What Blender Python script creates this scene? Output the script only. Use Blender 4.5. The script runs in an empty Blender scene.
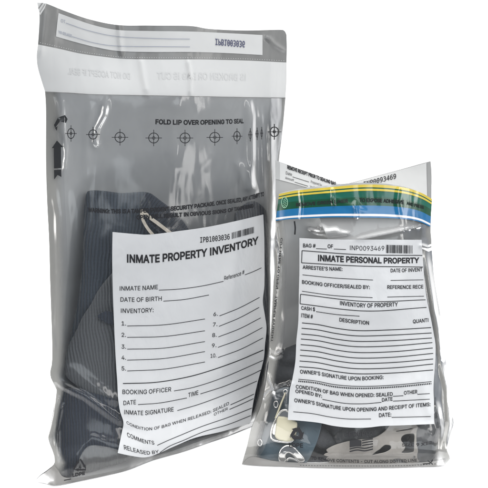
import bpy, bmesh, math, random, os
import numpy as np
random.seed(4)
R = math.radians
sc = bpy.context.scene
COL = sc.collection

# ------------------------------------------------------------------ camera
CAM_H, PITCH, FPX, HALF = 0.33, R(12.0), 589.0, 244.0
SP, CP = math.sin(PITCH), math.cos(PITCH)
cd = bpy.data.cameras.new('camera'); cam = bpy.data.objects.new('camera', cd); COL.objects.link(cam)
cam.location = (0, 0, CAM_H); cam.rotation_euler = (R(90) - PITCH, 0, 0)
cd.sensor_width = 36; cd.lens = FPX / 488 * 36; cd.clip_start = 0.01; cd.clip_end = 200
sc.camera = cam

def at(px, py, Y):
    """photo measurement + distance -> world point (arrays)"""
    vx = (px - HALF) / FPX; vy = -(py - HALF) / FPX
    k = Y / (CP + vy * SP)
    return np.stack([k * vx, Y + 0 * k, CAM_H + k * (-SP + vy * CP)], -1)

def ground_y(py):
    vy = -(py - HALF) / FPX
    den = np.maximum(SP - vy * CP, 0.05)
    return CAM_H / den * (CP + vy * SP)

# ------------------------------------------------------------------ numeric helpers
def cr(pts, n, closed=False):
    """smooth curve through pts, n samples (uniform along the length)"""
    P = np.array(pts, float)
    if closed: P = np.vstack([P[-1], P, P[0], P[1]])
    else: P = np.vstack([2 * P[0] - P[1], P, 2 * P[-1] - P[-2]])
    out = []
    m = 14
    for i in range(1, len(P) - 2):
        p0, p1, p2, p3 = P[i - 1], P[i], P[i + 1], P[i + 2]
        t = np.linspace(0, 1, m, endpoint=False)[:, None]
        out.append(0.5 * (2 * p1 + (p2 - p0) * t + (2 * p0 - 5 * p1 + 4 * p2 - p3) * t * t + (3 * p1 - p0 - 3 * p2 + p3) * t ** 3))
    out.append(P[-2][None])
    C = np.vstack(out)
    d = np.r_[0, np.cumsum(np.hypot(*(np.diff(C[:, :2], axis=0).T)))]
    s = np.linspace(0, d[-1], n, endpoint=not closed)
    return np.stack([np.interp(s, d, C[:, k]) for k in range(C.shape[1])], -1)

def hashn(ix, iy, seed):
    v = np.sin(ix * 127.1 + iy * 311.7 + seed * 74.7) * 43758.5453
    return v - np.floor(v)

def vnoise(x, y, seed=0):
    ix, iy = np.floor(x), np.floor(y); fx, fy = x - ix, y - iy
    fx = fx ** 3 * (fx * (fx * 6 - 15) + 10); fy = fy ** 3 * (fy * (fy * 6 - 15) + 10)
    a, b = hashn(ix, iy, seed), hashn(ix + 1, iy, seed)
    c, d = hashn(ix, iy + 1, seed), hashn(ix + 1, iy + 1, seed)
    return (a * (1 - fx) + b * fx) * (1 - fy) + (c * (1 - fx) + d * fx) * fy - 0.5

def seg_dist(x, y, pts):
    d = np.full(x.shape, 1e9); tt = np.zeros(x.shape); sg = np.zeros(x.shape)
    n = len(pts) - 1
    for i in range(n):
        ax, ay = pts[i]; bx, by = pts[i + 1]
        L2 = (bx - ax) ** 2 + (by - ay) ** 2
        t = np.clip(((x - ax) * (bx - ax) + (y - ay) * (by - ay)) / L2, 0, 1)
        q = np.hypot(x - ax - t * (bx - ax), y - ay - t * (by - ay))
        side = np.sign((bx - ax) * (y - ay) - (by - ay) * (x - ax))
        m = q < d
        d = np.where(m, q, d); tt = np.where(m, (i + t) / n, tt); sg = np.where(m, side, sg)
    return d, tt, sg

def knots(xs, ys, M):
    xs, ys, M = map(lambda a: np.array(a, float), (xs, ys, M))
    def w(v, g):
        v = np.clip(v, g[0], g[-1] - 1e-6)
        i = np.clip(np.searchsorted(g, v, side='right') - 1, 0, len(g) - 2)
        t = (v - g[i]) / (g[i + 1] - g[i])
        return i, t
    def cub(a, b, c, d, t):
        return 0.5 * (2 * b + (c - a) * t + (2 * a - 5 * b + 4 * c - d) * t * t + (3 * b - a - 3 * c + d) * t ** 3)
    def f(px, py):
        i, t = w(px, xs); j, u = w(py, ys)
        rows = []
        for dj in (-1, 0, 1, 2):
            jj = np.clip(j + dj, 0, len(ys) - 1)
            rows.append(cub(*[M[jj, np.clip(i + di, 0, len(xs) - 1)] for di in (-1, 0, 1, 2)], t))
        return cub(*rows, u)
    return f

class Sheet:
    """front of one bag: its distance over the plane of the photograph"""
    def __init__(s, base, bottom, ridges, noises, blend=26):
        s.base, s.bottom, s.ridges, s.noises, s.blend = base, np.array(bottom, float), ridges, noises, blend
    def inside(s, px, py, gap, low):
        """distance of something `gap` behind this sheet that rests on the ground at its lowest"""
        d = s(px, py)
        return np.minimum(d + gap, np.maximum(ground_y(py) - low, d + 0.0004))
    def __call__(s, px, py):
        px = np.asarray(px, float); py = np.asarray(py, float)
        Y = s.base(px, py)
        W = np.zeros(Y.shape)
        for pts, wd, amp, mode in s.ridges:
            d, t, sg = seg_dist(px, py, pts)
            taper = np.clip(np.sin(np.pi * np.clip(t, 0.02, 0.98)) * 2.2, 0, 1)
            if mode == 'r': W -= amp * taper * np.exp(-(d / wd) ** 2)
            elif mode == 'c': W -= amp * taper * np.exp(-d / wd)
            else: W -= amp * taper * sg * (d / wd) * np.exp(-d / wd)
        for sx, sy, amp, seed, mode in s.noises:
            n = vnoise(px / sx + 0.35 * vnoise(px / 31, py / 31, 9), py / sy, seed)
            if mode == 'ridge': n = 0.5 - np.abs(2 * n) ** 0.75
            W += amp * n
        yb = np.interp(px, s.bottom[:, 0], s.bottom[:, 1])
        d = yb - py
        w = np.exp(-(np.maximum(d, 0) / s.blend) ** 2)
        Y = Y + W * (1 - 0.7 * w)
        g = ground_y(py)
        Y = Y * (1 - w) + (ground_y(yb) - 0.0008) * w
        return np.minimum(Y, g - 0.0008)

# ------------------------------------------------------------------ object helpers
def mesh_obj(name, V, F, mat, parent=None, smooth=True, uv=None):
    me = bpy.data.meshes.new(name)
    me.from_pydata([tuple(map(float, v)) for v in V], [], [tuple(map(int, f)) for f in F])
    if smooth: me.polygons.foreach_set('use_smooth', [True] * len(me.polygons))
    if uv is not None:
        l = me.uv_layers.new(name='UVMap')
        idx = np.zeros(len(me.loops), int); me.loops.foreach_get('vertex_index', idx)
        l.data.foreach_set('uv', np.asarray(uv, float)[idx].astype(np.float32).ravel())
    me.materials.append(mat); me.update()
    o = bpy.data.objects.new(name, me); COL.objects.link(o)
    if parent is not None:
        o.parent = parent
        w = parent.location.copy()
        p = parent.parent
        while p is not None: w += p.location; p = p.parent
        o.matrix_parent_inverse.identity()
        me.transform(__import__('mathutils').Matrix.Translation(-w))
    return o

def thing(name, label, cat, loc, group=None):
    o = bpy.data.objects.new(name, None); COL.objects.link(o)
    o.location = loc; o['label'] = label; o['category'] = cat; o.empty_display_size = 0.05
    if group: o['group'] = group
    return o

def grid_faces(n, m):
    i = np.arange(n - 1)[:, None] * m + np.arange(m - 1)[None]
    return np.stack([i, i + m, i + m + 1, i + 1], -1).reshape(-1, 4)

def coons(top, bottom, left, right, nx, ny):
    T, B = cr(top, nx), cr(bottom, nx); L, Rr = cr(left, ny), cr(right, ny)
    s = np.linspace(0, 1, nx)[None, :, None]; t = np.linspace(0, 1, ny)[:, None, None]
    P = (1 - t) * T[None] + t * B[None] + (1 - s) * L[:, None] + s * Rr[:, None] \
        - ((1 - s) * (1 - t) * T[0] + s * (1 - t) * T[-1] + (1 - s) * t * B[0] + s * t * B[-1])
    return P            # ny, nx, 2

def patch(name, P, D, eps, mat, parent, uvx=None):
    ny, nx = P.shape[:2]
    px, py = P[..., 0].ravel(), P[..., 1].ravel()
    V = at(px, py, D(px, py) - eps)
    V[:, 2] = np.maximum(V[:, 2], 0.0004)
    uv = np.stack([px / 100, -py / 100], -1)
    if uvx is not None: uv = np.stack([np.tile(uvx, (ny, 1)).ravel(), -py / 100], -1)
    return mesh_obj(name, V, grid_faces(ny, nx)[:, ::-1], mat, parent, uv=uv)

_fonts = {}
def font(fn):
    if fn not in _fonts:
        f = None
        try:
            f = bpy.data.fonts.load(os.path.join(bpy.utils.system_resource('DATAFILES'), 'fonts', fn))
        except Exception:
            f = None
        _fonts[fn] = f
    return _fonts[fn]

_tc = {}
CAPS = {'Inter.woff2': 10.2, 'DejaVuSansMono.woff2': 10.4}     # height of a capital at size 20
def glyphs(s, bold=0.0, fn='Inter.woff2'):
    key = (s, bold, fn)
    if key in _tc: return _tc[key]
    cu = bpy.data.curves.new('t', 'FONT'); cu.body = s.replace('I', '|') if fn.startswith('Inter') else s; cu.size = 20; cu.resolution_u = 4
    f = font(fn)
    if f: cu.font = f
    cu.fill_mode = 'NONE'
    o = bpy.data.objects.new('t', cu); COL.objects.link(o)
    dg = bpy.context.evaluated_depsgraph_get(); dg.update()
    me = bpy.data.meshes.new_from_object(o.evaluated_get(dg))
    V = np.zeros(len(me.vertices) * 3); me.vertices.foreach_get('co', V); V = V.reshape(-1, 3)[:, :2]
    nb = {}
    for e in me.edges:
        i, j = e.vertices; nb.setdefault(i, []).append(j); nb.setdefault(j, []).append(i)
    bpy.data.objects.remove(o); bpy.data.meshes.remove(me); bpy.data.curves.remove(cu)
    # walk the outlines in vertex order (keeps each contour's direction), then fill by winding number
    loops, seen = [], set()
    for v0 in sorted(nb):
        if v0 in seen: continue
        lp = [v0]; seen.add(v0); cur = v0 + 1 if v0 + 1 in nb[v0] else nb[v0][0]
        while cur not in seen:
            lp.append(cur); seen.add(cur)
            nx_ = [k for k in nb[cur] if k not in seen]
            if not nx_: break
            cur = nx_[0]
        if len(lp) > 2: loops.append(np.array(V[lp]))
    for k, l in enumerate(loops):          # plain bar for the capital I
        if np.ptp(l[:, 1]) > 15.5 and np.ptp(l[:, 0]) < 4:
            x0_, x1_ = l[:, 0].min() - .12, l[:, 0].max() + .12
            q = np.array([(x0_, 0), (x1_, 0), (x1_, 10.2), (x0_, 10.2)])
            a_ = 0.5 * np.sum(l[:, 0] * np.roll(l[:, 1], -1) - np.roll(l[:, 0], -1) * l[:, 1])
            loops[k] = q if a_ > 0 else q[::-1]
    areas = [0.5 * np.sum(l[:, 0] * np.roll(l[:, 1], -1) - np.roll(l[:, 0], -1) * l[:, 1]) for l in loops]
    sgn = np.sign(areas[int(np.argmax(np.abs(areas)))])
    if bold:
        for k, l in enumerate(loops):
            d0 = l - np.roll(l, 1, 0); d1 = np.roll(l, -1, 0) - l
            d0 /= np.maximum(np.hypot(*d0.T), 1e-9)[:, None]; d1 /= np.maximum(np.hypot(*d1.T), 1e-9)[:, None]
            n0 = np.stack([d0[:, 1], -d0[:, 0]], -1) * sgn; n1 = np.stack([d1[:, 1], -d1[:, 0]], -1) * sgn
            m = n0 + n1; m /= np.maximum((m * n1).sum(1), 0.5)[:, None]
            loops[k] = l + m * bold * 20
    from mathutils.geometry import delaunay_2d_cdt
    from mathutils import Vector as V2
    AV, AF, off = [], [], 0
    boxes = [(l[:, 0].min(), l[:, 0].max()) for l in loops]
    order = sorted(range(len(loops)), key=lambda k: boxes[k][0]); groups = []
    for k in order:
        if groups and boxes[k][0] < groups[-1][1]:
            groups[-1][0].append(k); groups[-1][1] = max(groups[-1][1], boxes[k][1])
        else: groups.append([[k], boxes[k][1]])
    for ks, _ in groups:
        pts, ed, segs = [], [], []
        for k in ks:
            n0 = len(pts); l = loops[k]; pts += [V2((float(p[0]), float(p[1]))) for p in l]
            ed += [(n0 + i, n0 + (i + 1) % len(l)) for i in range(len(l))]
            segs.append(np.hstack([l, np.roll(l, -1, 0)]))
        ov, _, of, _, _, _ = delaunay_2d_cdt(pts, ed, [], 0, 1e-6)
        S = np.vstack(segs); P = np.array([(p[0], p[1]) for p in ov]); Fc = np.array([tuple(f) for f in of])
        c = P[Fc].mean(1)
        x, y = c[:, 0][:, None], c[:, 1][:, None]
        up = (S[:, 1][None] <= y) & (S[:, 3][None] > y); dn = (S[:, 1][None] > y) & (S[:, 3][None] <= y)
        cross = (S[:, 2] - S[:, 0])[None] * (y - S[:, 1][None]) - (x - S[:, 0][None]) * (S[:, 3] - S[:, 1])[None]
        wn = (up & (cross > 0)).sum(1) - (dn & (cross < 0)).sum(1)
        for f in Fc[wn != 0]: AF.append(tuple(int(i) + off for i in f))
        AV.append(P); off += len(P)
    V, F = np.vstack(AV), AF
    used = np.unique(np.array(F).ravel()); mp_ = -np.ones(len(V), int); mp_[used] = np.arange(len(used))
    V = V[used]; F = [tuple(mp_[list(f)]) for f in F]
    x0, x1 = V[:, 0].min(), V[:, 0].max()
    V = np.stack([(V[:, 0] - x0) / (x1 - x0), V[:, 1] / CAPS.get(fn, 10.2)], -1)
    _tc[key] = (V, F)
    return V, F

class Print:
    """ink collected in the plane of the photograph, then laid onto a sheet"""
    def __init__(s): s.V, s.F, s.n = [], [], 0
    def add(s, V, F):
        s.V.append(np.asarray(V, float)); s.F += [tuple(i + s.n for i in f) for f in F]; s.n += len(V)
    def text(s, body, base, h, bold=0.0, fn='Inter.woff2', slant=0.0, flip=False, mirror=False, us=None):
        V, F = glyphs(body, bold, fn)
        B = np.array(base, float)
        h0, h1 = (h, h) if np.isscalar(h) else h
        C = cr(B, 120) if len(B) > 2 else np.stack([np.linspace(B[0], B[-1], 120)])[0]
        u = V[:, 0]
        if mirror: u = 1 - u
        if us is not None: u = np.interp(u, us[0], us[1])
        q = np.linspace(0, 1, 120)
        bx, by = np.interp(u, q, C[:, 0]), np.interp(u, q, C[:, 1])
        hh = h0 + (h1 - h0) * u
        yy = V[:, 1] if not flip else 1 - V[:, 1]
        s.add(np.stack([bx + slant * yy * hh, by - yy * hh], -1), F)
    def line(s, pts, w=0.58, closed=False, dash=None):
        P = np.array(pts, float)
        L = np.hypot(*np.diff(P, axis=0).T).sum()
        n = max(2, int(L / 2.0) + 1)
        C = cr(P, n) if len(P) > 2 else np.linspace(P[0], P[-1], n)
        T = np.gradient(C, axis=0); T /= np.maximum(np.hypot(T[:, 0], T[:, 1]), 1e-9)[:, None]
        N = np.stack([-T[:, 1], T[:, 0]], -1) * w / 2
        V = np.vstack([C - N, C + N])
        s.add(V, [(i, i + 1, n + i + 1, n + i) for i in range(n - 1)])
    def dashes(s, pts, w, on, off):
        P = np.array(pts, float)
        C = cr(P, 400) if len(P) > 2 else np.linspace(P[0], P[-1], 400)
        d = np.r_[0, np.cumsum(np.hypot(*np.diff(C, axis=0).T))]
        a = 0
        while a < d[-1]:
            b = min(a + on, d[-1])
            s.line([(np.interp(a, d, C[:, 0]), np.interp(a, d, C[:, 1])), (np.interp(b, d, C[:, 0]), np.interp(b, d, C[:, 1]))], w)
            a += on + off
    def poly(s, pts):
        s.add(pts, [tuple(range(len(pts)))])
    def ring(s, cx, cy, rx, ry, w):
        n = 28; a = np.linspace(0, 2 * np.pi, n, endpoint=False)
        o = np.stack([cx + (rx + w / 2) * np.cos(a), cy + (ry + w / 2) * np.sin(a)], -1)
        i = np.stack([cx + max(rx - w / 2, 0.05) * np.cos(a), cy + (ry - w / 2) * np.sin(a)], -1)
        s.add(np.vstack([o, i]), [(k, (k + 1) % n, n + (k + 1) % n, n + k) for k in range(n)])
    def build(s, name, D, eps, mat, parent):
        V = np.vstack(s.V)
        P = at(V[:, 0], V[:, 1], D(V[:, 0], V[:, 1]) - eps)
        P[:, 2] = np.maximum(P[:, 2], 0.0003)
        return mesh_obj(name, P, s.F, mat, parent, smooth=False)

def barcode(pr, x0, x1, yb0, yb1, h, seed):
    r = random.Random(seed)
    x = x0
    while x < x1:
        w = r.choice([0.35, 0.35, 0.7, 1.05])
        u = (x - x0) / (x1 - x0); yb = yb0 + (yb1 - yb0) * u
        u2 = (min(x + w, x1) - x0) / (x1 - x0); yb2 = yb0 + (yb1 - yb0) * u2
        pr.poly([(x, yb), (x + w, yb2), (x + w, yb2 - h), (x, yb - h)])
        x += w + r.choice([0.35, 0.45, 0.8])

def pillow(name, outline, center, D, gap, th, back, mat, parent, crumple=0.0, cs=14, seed=1, nr=26, no=150, ang=0.0, power=3.0):
    """soft closed body: domed front that keeps behind the film, rounded rim, flat back"""
    O = cr(outline, no, closed=True); c = np.array(center, float)
    rs = np.linspace(0, 1, nr) ** 0.7
    V, UV = [], []
    def lay(r, dep, wr):
        q = c + (O - c) * r
        Y = D.inside(q[:, 0], q[:, 1], gap + dep, .0016 if wr else .0006)
        if wr: Y = Y + crumple * ((0.5 - np.abs(2 * vnoise(q[:, 0] / cs, q[:, 1] / cs, seed))) + 0.5 * vnoise(q[:, 0] / cs * 2.3, q[:, 1] / cs * 2.3, seed + 3))
        P = at(q[:, 0], q[:, 1], np.minimum(Y, ground_y(q[:, 1]) - .0002)); V.append(P)
        UV.append(np.stack([q[:, 0], -q[:, 1]], -1) / 100)
    for r in rs[1:]: lay(r, th * (1 - (1 - r ** power) ** 0.5), True)
    nf = len(rs) - 1
    for r in (0.985, 0.9, 0.5): lay(r, th + back * (1 if r < .95 else .6), False)
    rings = len(V)
    V = np.vstack(V); UV = np.vstack(UV)
    def cap(dep):
        p = at(c[0], c[1], float(D(np.array([c[0]]), np.array([c[1]]))[0]) + gap + dep); return p
    V = np.vstack([V, cap(0)[None], cap(th + back)[None]]); UV = np.vstack([UV, c[None] * [.01, -.01], c[None] * [.01, -.01]])
    F = []
    for k in range(rings - 1):
        for i in range(no):
            j = (i + 1) % no
            F.append((k * no + i, (k + 1) * no + i, (k + 1) * no + j, k * no + j))
    a, b = rings * no, rings * no + 1
    for i in range(no):
        j = (i + 1) % no
        F.append((a, i, j)); F.append((b, (rings - 1) * no + j, (rings - 1) * no + i))
    V[:, 2] = np.maximum(V[:, 2], 0.0003)
    ca, sa = math.cos(ang), math.sin(ang)
    UV = np.stack([UV[:, 0] * ca - UV[:, 1] * sa, UV[:, 0] * sa + UV[:, 1] * ca], -1)
    return mesh_obj(name, V, F, mat, parent, uv=UV)

def plate(name, outer, holes, D, gap, thick, bevel, mat, parent):
    """flat stock with holes; outline measured in the photograph, thickness in metres"""
    cu = bpy.data.curves.new('p', 'CURVE'); cu.dimensions = '2D'; cu.fill_mode = 'BOTH'
    for pts in [outer] + holes:
        C = cr(pts, max(24, len(pts) * 7), closed=True)
        sp = cu.splines.new('POLY'); sp.points.add(len(C) - 1)
        for k, p in enumerate(C): sp.points[k].co = (p[0] / 100, -p[1] / 100, 0, 1)
        sp.use_cyclic_u = True
    S = 0.09                                   # metres per 100 px at this distance
    cu.extrude = thick / 2 / S; cu.bevel_depth = bevel / S; cu.bevel_resolution = 2
    o = bpy.data.objects.new('p', cu); COL.objects.link(o)
    dg = bpy.context.evaluated_depsgraph_get(); dg.update()
    me = bpy.data.meshes.new_from_object(o.evaluated_get(dg))
    V = np.zeros(len(me.vertices) * 3); me.vertices.foreach_get('co', V); V = V.reshape(-1, 3)
    F = [tuple(p.vertices) for p in me.polygons]
    bpy.data.objects.remove(o); bpy.data.meshes.remove(me); bpy.data.curves.remove(cu)
    px, py = V[:, 0] * 100, -V[:, 1] * 100
    P = at(px, py, D.inside(px, py, gap - V[:, 2] * S, 0.0012 + V[:, 2] * S * .4))
    P[:, 2] = np.maximum(P[:, 2], 0.0004)
    ob = mesh_obj(name, P, F, mat, parent, smooth=True, uv=np.stack([px / 100, -py / 100], -1))
    return ob

def tube(name, pts, rad, D, gap, mat, parent, closed=False, n=60):
    C = cr(pts, n, closed=closed)
    P = at(C[:, 0], C[:, 1], D.inside(C[:, 0], C[:, 1], gap, .003))
    if C.shape[1] > 2: P[:, 1] += C[:, 2]
    T = np.roll(P, -1, 0) - np.roll(P, 1, 0) if closed else np.gradient(P, axis=0)
    T /= np.linalg.norm(T, axis=1)[:, None]
    A = np.cross(T, np.array([0.1, 1, 0.2])); A /= np.linalg.norm(A, axis=1)[:, None]; B = np.cross(T, A)
    k = 10; V = []
    for a in np.linspace(0, 2 * np.pi, k, endpoint=False): V.append(P + rad * (math.cos(a) * A + math.sin(a) * B))
    V = np.stack(V, 1).reshape(-1, 3); F = []
    m = n if closed else n - 1
    for i in range(m):
        for j in range(k):
            F.append((i * k + j, i * k + (j + 1) % k, ((i + 1) % n) * k + (j + 1) % k, ((i + 1) % n) * k + j))
    if not closed: F.append(tuple(range(k))[::-1]); F.append(tuple((n - 1) * k + j for j in range(k)))
    V[:, 2] = np.maximum(V[:, 2], 0.001)
    return mesh_obj(name, V, F, mat, parent)

# ------------------------------------------------------------------ materials
def newmat(name):
    m = bpy.data.materials.new(name); m.use_nodes = True
    nt = m.node_tree; nt.nodes.clear()
    return m, nt, nt.nodes.new('ShaderNodeOutputMaterial')

def bump_nodes(nt, specs, coord='Object'):
    """chain of noise bumps: (scale xyz, detail, distance)"""
    tc = nt.nodes.new('ShaderNodeTexCoord'); prev = None
    for (sx, sy, sz), det, dist, stren in specs:
        mp = nt.nodes.new('ShaderNodeMapping'); mp.inputs['Scale'].default_value = (sx, sy, sz)
        nt.links.new(tc.outputs[coord], mp.inputs[0])
        nz = nt.nodes.new('ShaderNodeTexNoise'); nz.inputs['Scale'].default_value = 1; nz.inputs['Detail'].default_value = det
        nz.inputs['Distortion'].default_value = 0.6
        nt.links.new(mp.outputs[0], nz.inputs['Vector'])
        b = nt.nodes.new('ShaderNodeBump'); b.inputs['Distance'].default_value = dist; b.inputs['Strength'].default_value = stren
        nt.links.new(nz.outputs[0], b.inputs['Height'])
        if prev: nt.links.new(prev.outputs[0], b.inputs['Normal'])
        prev = b
    return prev

def film(name, haze, hcol, tint=0.95, rough=0.09, ior=1.5, transl=0.3, bumps=None, fade=False):
    m, nt, out = newmat(name)
    N = nt.nodes.new; L = nt.links.new
    b = bump_nodes(nt, bumps or [((45, 45, 18), 3, 0.004, 0.35), ((160, 160, 90), 2, 0.0012, 0.25)])
    tr = N('ShaderNodeBsdfTransparent'); tr.inputs[0].default_value = (tint, tint, tint, 1)
    df = N('ShaderNodeBsdfDiffuse'); df.inputs[0].default_value = (*hcol, 1)
    tl = N('ShaderNodeBsdfTranslucent'); tl.inputs[0].default_value = (*hcol, 1)
    mx = N('ShaderNodeMixShader'); mx.inputs[0].default_value = transl
    L(df.outputs[0], mx.inputs[1]); L(tl.outputs[0], mx.inputs[2])
    mh = N('ShaderNodeMixShader'); mh.inputs[0].default_value = haze
    L(tr.outputs[0], mh.inputs[1]); L(mx.outputs[0], mh.inputs[2])
    if fade:      # weld haze, with edge sheen put into it, fades towards the bag's middle (UV x: 0 rim, 1 inner edge)
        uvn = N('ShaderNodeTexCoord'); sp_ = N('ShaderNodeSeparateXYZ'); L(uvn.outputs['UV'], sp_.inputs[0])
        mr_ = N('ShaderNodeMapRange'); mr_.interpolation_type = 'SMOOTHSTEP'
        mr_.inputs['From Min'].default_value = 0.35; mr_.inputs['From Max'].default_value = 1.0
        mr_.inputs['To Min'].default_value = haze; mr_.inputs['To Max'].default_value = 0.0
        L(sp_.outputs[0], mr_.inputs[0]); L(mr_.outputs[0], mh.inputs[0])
    gl = N('ShaderNodeBsdfGlossy'); gl.inputs['Roughness'].default_value = rough
    fr = N('ShaderNodeFresnel'); fr.inputs[0].default_value = ior
    L(b.outputs[0], gl.inputs['Normal']); L(b.outputs[0], fr.inputs['Normal'])
    # Fresnel seen from either side of a thin film is the same: mirror the back side
    geo = N('ShaderNodeNewGeometry')
    lw = N('ShaderNodeLayerWeight'); lw.inputs[0].default_value = 0.31; L(b.outputs[0], lw.inputs['Normal'])
    mg = N('ShaderNodeMixShader')
    cl = N('ShaderNodeMath'); cl.operation = 'MULTIPLY'; cl.use_clamp = True; cl.inputs[1].default_value = 1.0
    L(lw.outputs['Fresnel'], cl.inputs[0])
    mn = N('ShaderNodeMath'); mn.operation = 'MINIMUM'; mn.inputs[1].default_value = 0.7
    L(cl.outputs[0], mn.inputs[0]); L(mn.outputs[0], mg.inputs[0])
    L(mh.outputs[0], mg.inputs[1]); L(gl.outputs[0], mg.inputs[2])
    L(mg.outputs[0], out.inputs[0])
    return m

def solid(name, col, rough=0.5, metal=0.0, spec=0.5, bumps=None, vary=0.0, vscale=60, coat=0.0):
    m, nt, out = newmat(name)
    p = nt.nodes.new('ShaderNodeBsdfPrincipled')
    p.inputs['Base Color'].default_value = (*col, 1); p.inputs['Roughness'].default_value = rough
    p.inputs['Metallic'].default_value = metal; p.inputs['Specular IOR Level'].default_value = spec
    p.inputs['Coat Weight'].default_value = coat; p.inputs['Coat Roughness'].default_value = 0.1
    nt.links.new(p.outputs[0], out.inputs[0])
    if bumps:
        b = bump_nodes(nt, bumps); nt.links.new(b.outputs[0], p.inputs['Normal'])
        if coat: nt.links.new(b.outputs[0], p.inputs['Coat Normal'])
    if vary:
        tc = nt.nodes.new('ShaderNodeTexCoord'); nz = nt.nodes.new('ShaderNodeTexNoise'); nz.inputs['Scale'].default_value = vscale
        nz.inputs['Detail'].default_value = 5
        nt.links.new(tc.outputs['Object'], nz.inputs['Vector'])
        cr_ = nt.nodes.new('ShaderNodeValToRGB')
        cr_.color_ramp.elements[0].position = .3; cr_.color_ramp.elements[1].position = .7
        cr_.color_ramp.elements[0].color = (*[c * (1 - vary) for c in col], 1)
        cr_.color_ramp.elements[1].color = (*[min(1, c * (1 + vary)) for c in col], 1)
        nt.links.new(nz.outputs[0], cr_.inputs[0]); nt.links.new(cr_.outputs[0], p.inputs['Base Color'])
    return m

def knit(name, col, rib=34, depth=0.0012, cross=9.0):
    """ribbed knit: rows of ribs along V with small stitches"""
    m, nt, out = newmat(name); N = nt.nodes.new; L = nt.links.new
    p = N('ShaderNodeBsdfPrincipled'); p.inputs['Roughness'].default_value = 0.85; p.inputs['Specular IOR Level'].default_value = 0.25
    p.inputs['Sheen Weight'].default_value = 0.15
    tc = N('ShaderNodeTexCoord')
    nz0 = N('ShaderNodeTexNoise'); nz0.inputs['Scale'].default_value = 2.2; L(tc.outputs['UV'], nz0.inputs['Vector'])
    ad = N('ShaderNodeVectorMath'); ad.operation = 'MULTIPLY_ADD'; ad.inputs[1].default_value = (0.09, 0.07, 0)
    L(nz0.outputs['Color'], ad.inputs[0]); L(tc.outputs['UV'], ad.inputs[2])
    wv = N('ShaderNodeTexWave'); wv.bands_direction = 'X'; wv.inputs['Scale'].default_value = rib; wv.inputs['Distortion'].default_value = 0.4
    wv.inputs['Detail Scale'].default_value = 2
    L(ad.outputs[0], wv.inputs['Vector'])
    w2 = N('ShaderNodeTexWave'); w2.bands_direction = 'Y'; w2.inputs['Scale'].default_value = cross; w2.inputs['Distortion'].default_value = 2.0
    L(ad.outputs[0], w2.inputs['Vector'])
    mix = N('ShaderNodeMath'); mix.operation = 'MULTIPLY_ADD'; mix.inputs[1].default_value = 0.10
    L(w2.outputs['Fac'], mix.inputs[0]); L(wv.outputs['Fac'], mix.inputs[2])
    nz = N('ShaderNodeTexNoise'); nz.inputs['Scale'].default_value = 160; nz.inputs['Detail'].default_value = 4; L(tc.outputs['UV'], nz.inputs['Vector'])
    m2 = N('ShaderNodeMath'); m2.operation = 'MULTIPLY_ADD'; m2.inputs[1].default_value = 0.5; L(nz.outputs[0], m2.inputs[0]); L(mix.outputs[0], m2.inputs[2])
    b = N('ShaderNodeBump'); b.inputs['Distance'].default_value = depth; b.inputs['Strength'].default_value = 0.9
    L(m2.outputs[0], b.inputs['Height']); L(b.outputs[0], p.inputs['Normal'])
    rp = N('ShaderNodeValToRGB'); rp.color_ramp.elements[0].color = (*[c * 0.5 for c in col], 1); rp.color_ramp.elements[1].color = (*[c * 1.3 for c in col], 1)
    rp.color_ramp.elements[1].position = 1.25 if False else 1.0
    L(m2.outputs[0], rp.inputs[0]); L(rp.outputs[0], p.inputs['Base Color'])
    L(p.outputs[0], out.inputs[0])
    return m

M = {}
FB = [((38, 38, 13), 2, 0.005, 0.26), ((75, 75, 40), 1, 0.0012, 0.2)]
M['film'] = film('clear_film', 0.035, (0.42, 0.45, 0.48), 0.95, 0.12, bumps=FB)
M['film2'] = film('clear_film_small', 0.05, (0.46, 0.46, 0.45), 0.95, 0.09, bumps=FB)
M['seam'] = film('milky_seam_film', 0.93, (0.285, 0.28, 0.262), 0.93, 0.16, transl=0.08, bumps=FB, fade=True)  # pale tone stands in for reflection on the film's side edges
M['rim'] = film('bottom_rim_film', 0.86, (0.215, 0.21, 0.20), 0.9, 0.16, transl=0.1, bumps=FB)
M['clear_strip'] = film('milky_strip_film', 0.6, (0.55, 0.55, 0.54), 0.95, 0.16, transl=0.15, bumps=FB)
M['gusset'] = film('gusset_sheen_film', 0.34, (0.20, 0.20, 0.195), 0.85, 0.15, transl=0.1, bumps=FB)
M['grey_back'] = solid('grey_back_film', (0.40, 0.405, 0.405), 0.5, vary=0.06, vscale=14, bumps=FB)
M['grey_back2'] = solid('grey_back_film_small', (0.68, 0.68, 0.67), 0.5, vary=0.06, vscale=14, bumps=FB)
M['pale_patch'] = solid('pale_patch_film', (0.36, 0.36, 0.355), 0.5, bumps=FB)
M['grey_flap'] = solid('grey_flap_film', (0.27, 0.27, 0.265), 0.4, vary=0.06, vscale=20, bumps=FB)
M['header'] = solid('grey_header_film', (0.165, 0.165, 0.16), 0.35, vary=0.10, vscale=40, bumps=FB, coat=0.15)
M['band'] = solid('white_seal_liner', (0.52, 0.52, 0.512), 0.45, vary=0.03, vscale=20, bumps=[((30, 30, 12), 3, 0.004, 0.2)])
M['panel'] = solid('white_receipt_panel', (0.50, 0.50, 0.492), 0.45, vary=0.03, vscale=25, bumps=[((30, 30, 20), 3, 0.004, 0.2)])
M['label'] = solid('white_printed_label', (0.45, 0.455, 0.462), 0.4, vary=0.025, vscale=22, bumps=[((26, 26, 16), 4, 0.006, 0.3), ((70, 70, 45), 3, 0.002, 0.25)])
M['ink'] = solid('black_ink', (0.014, 0.014, 0.016), 0.6, spec=0.2)
M['ink_grey'] = solid('grey_form_ink', (0.022, 0.022, 0.024), 0.6, spec=0.2)
M['ink_blue'] = solid('blue_violet_ink', (0.055, 0.06, 0.12), 0.5)
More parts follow.
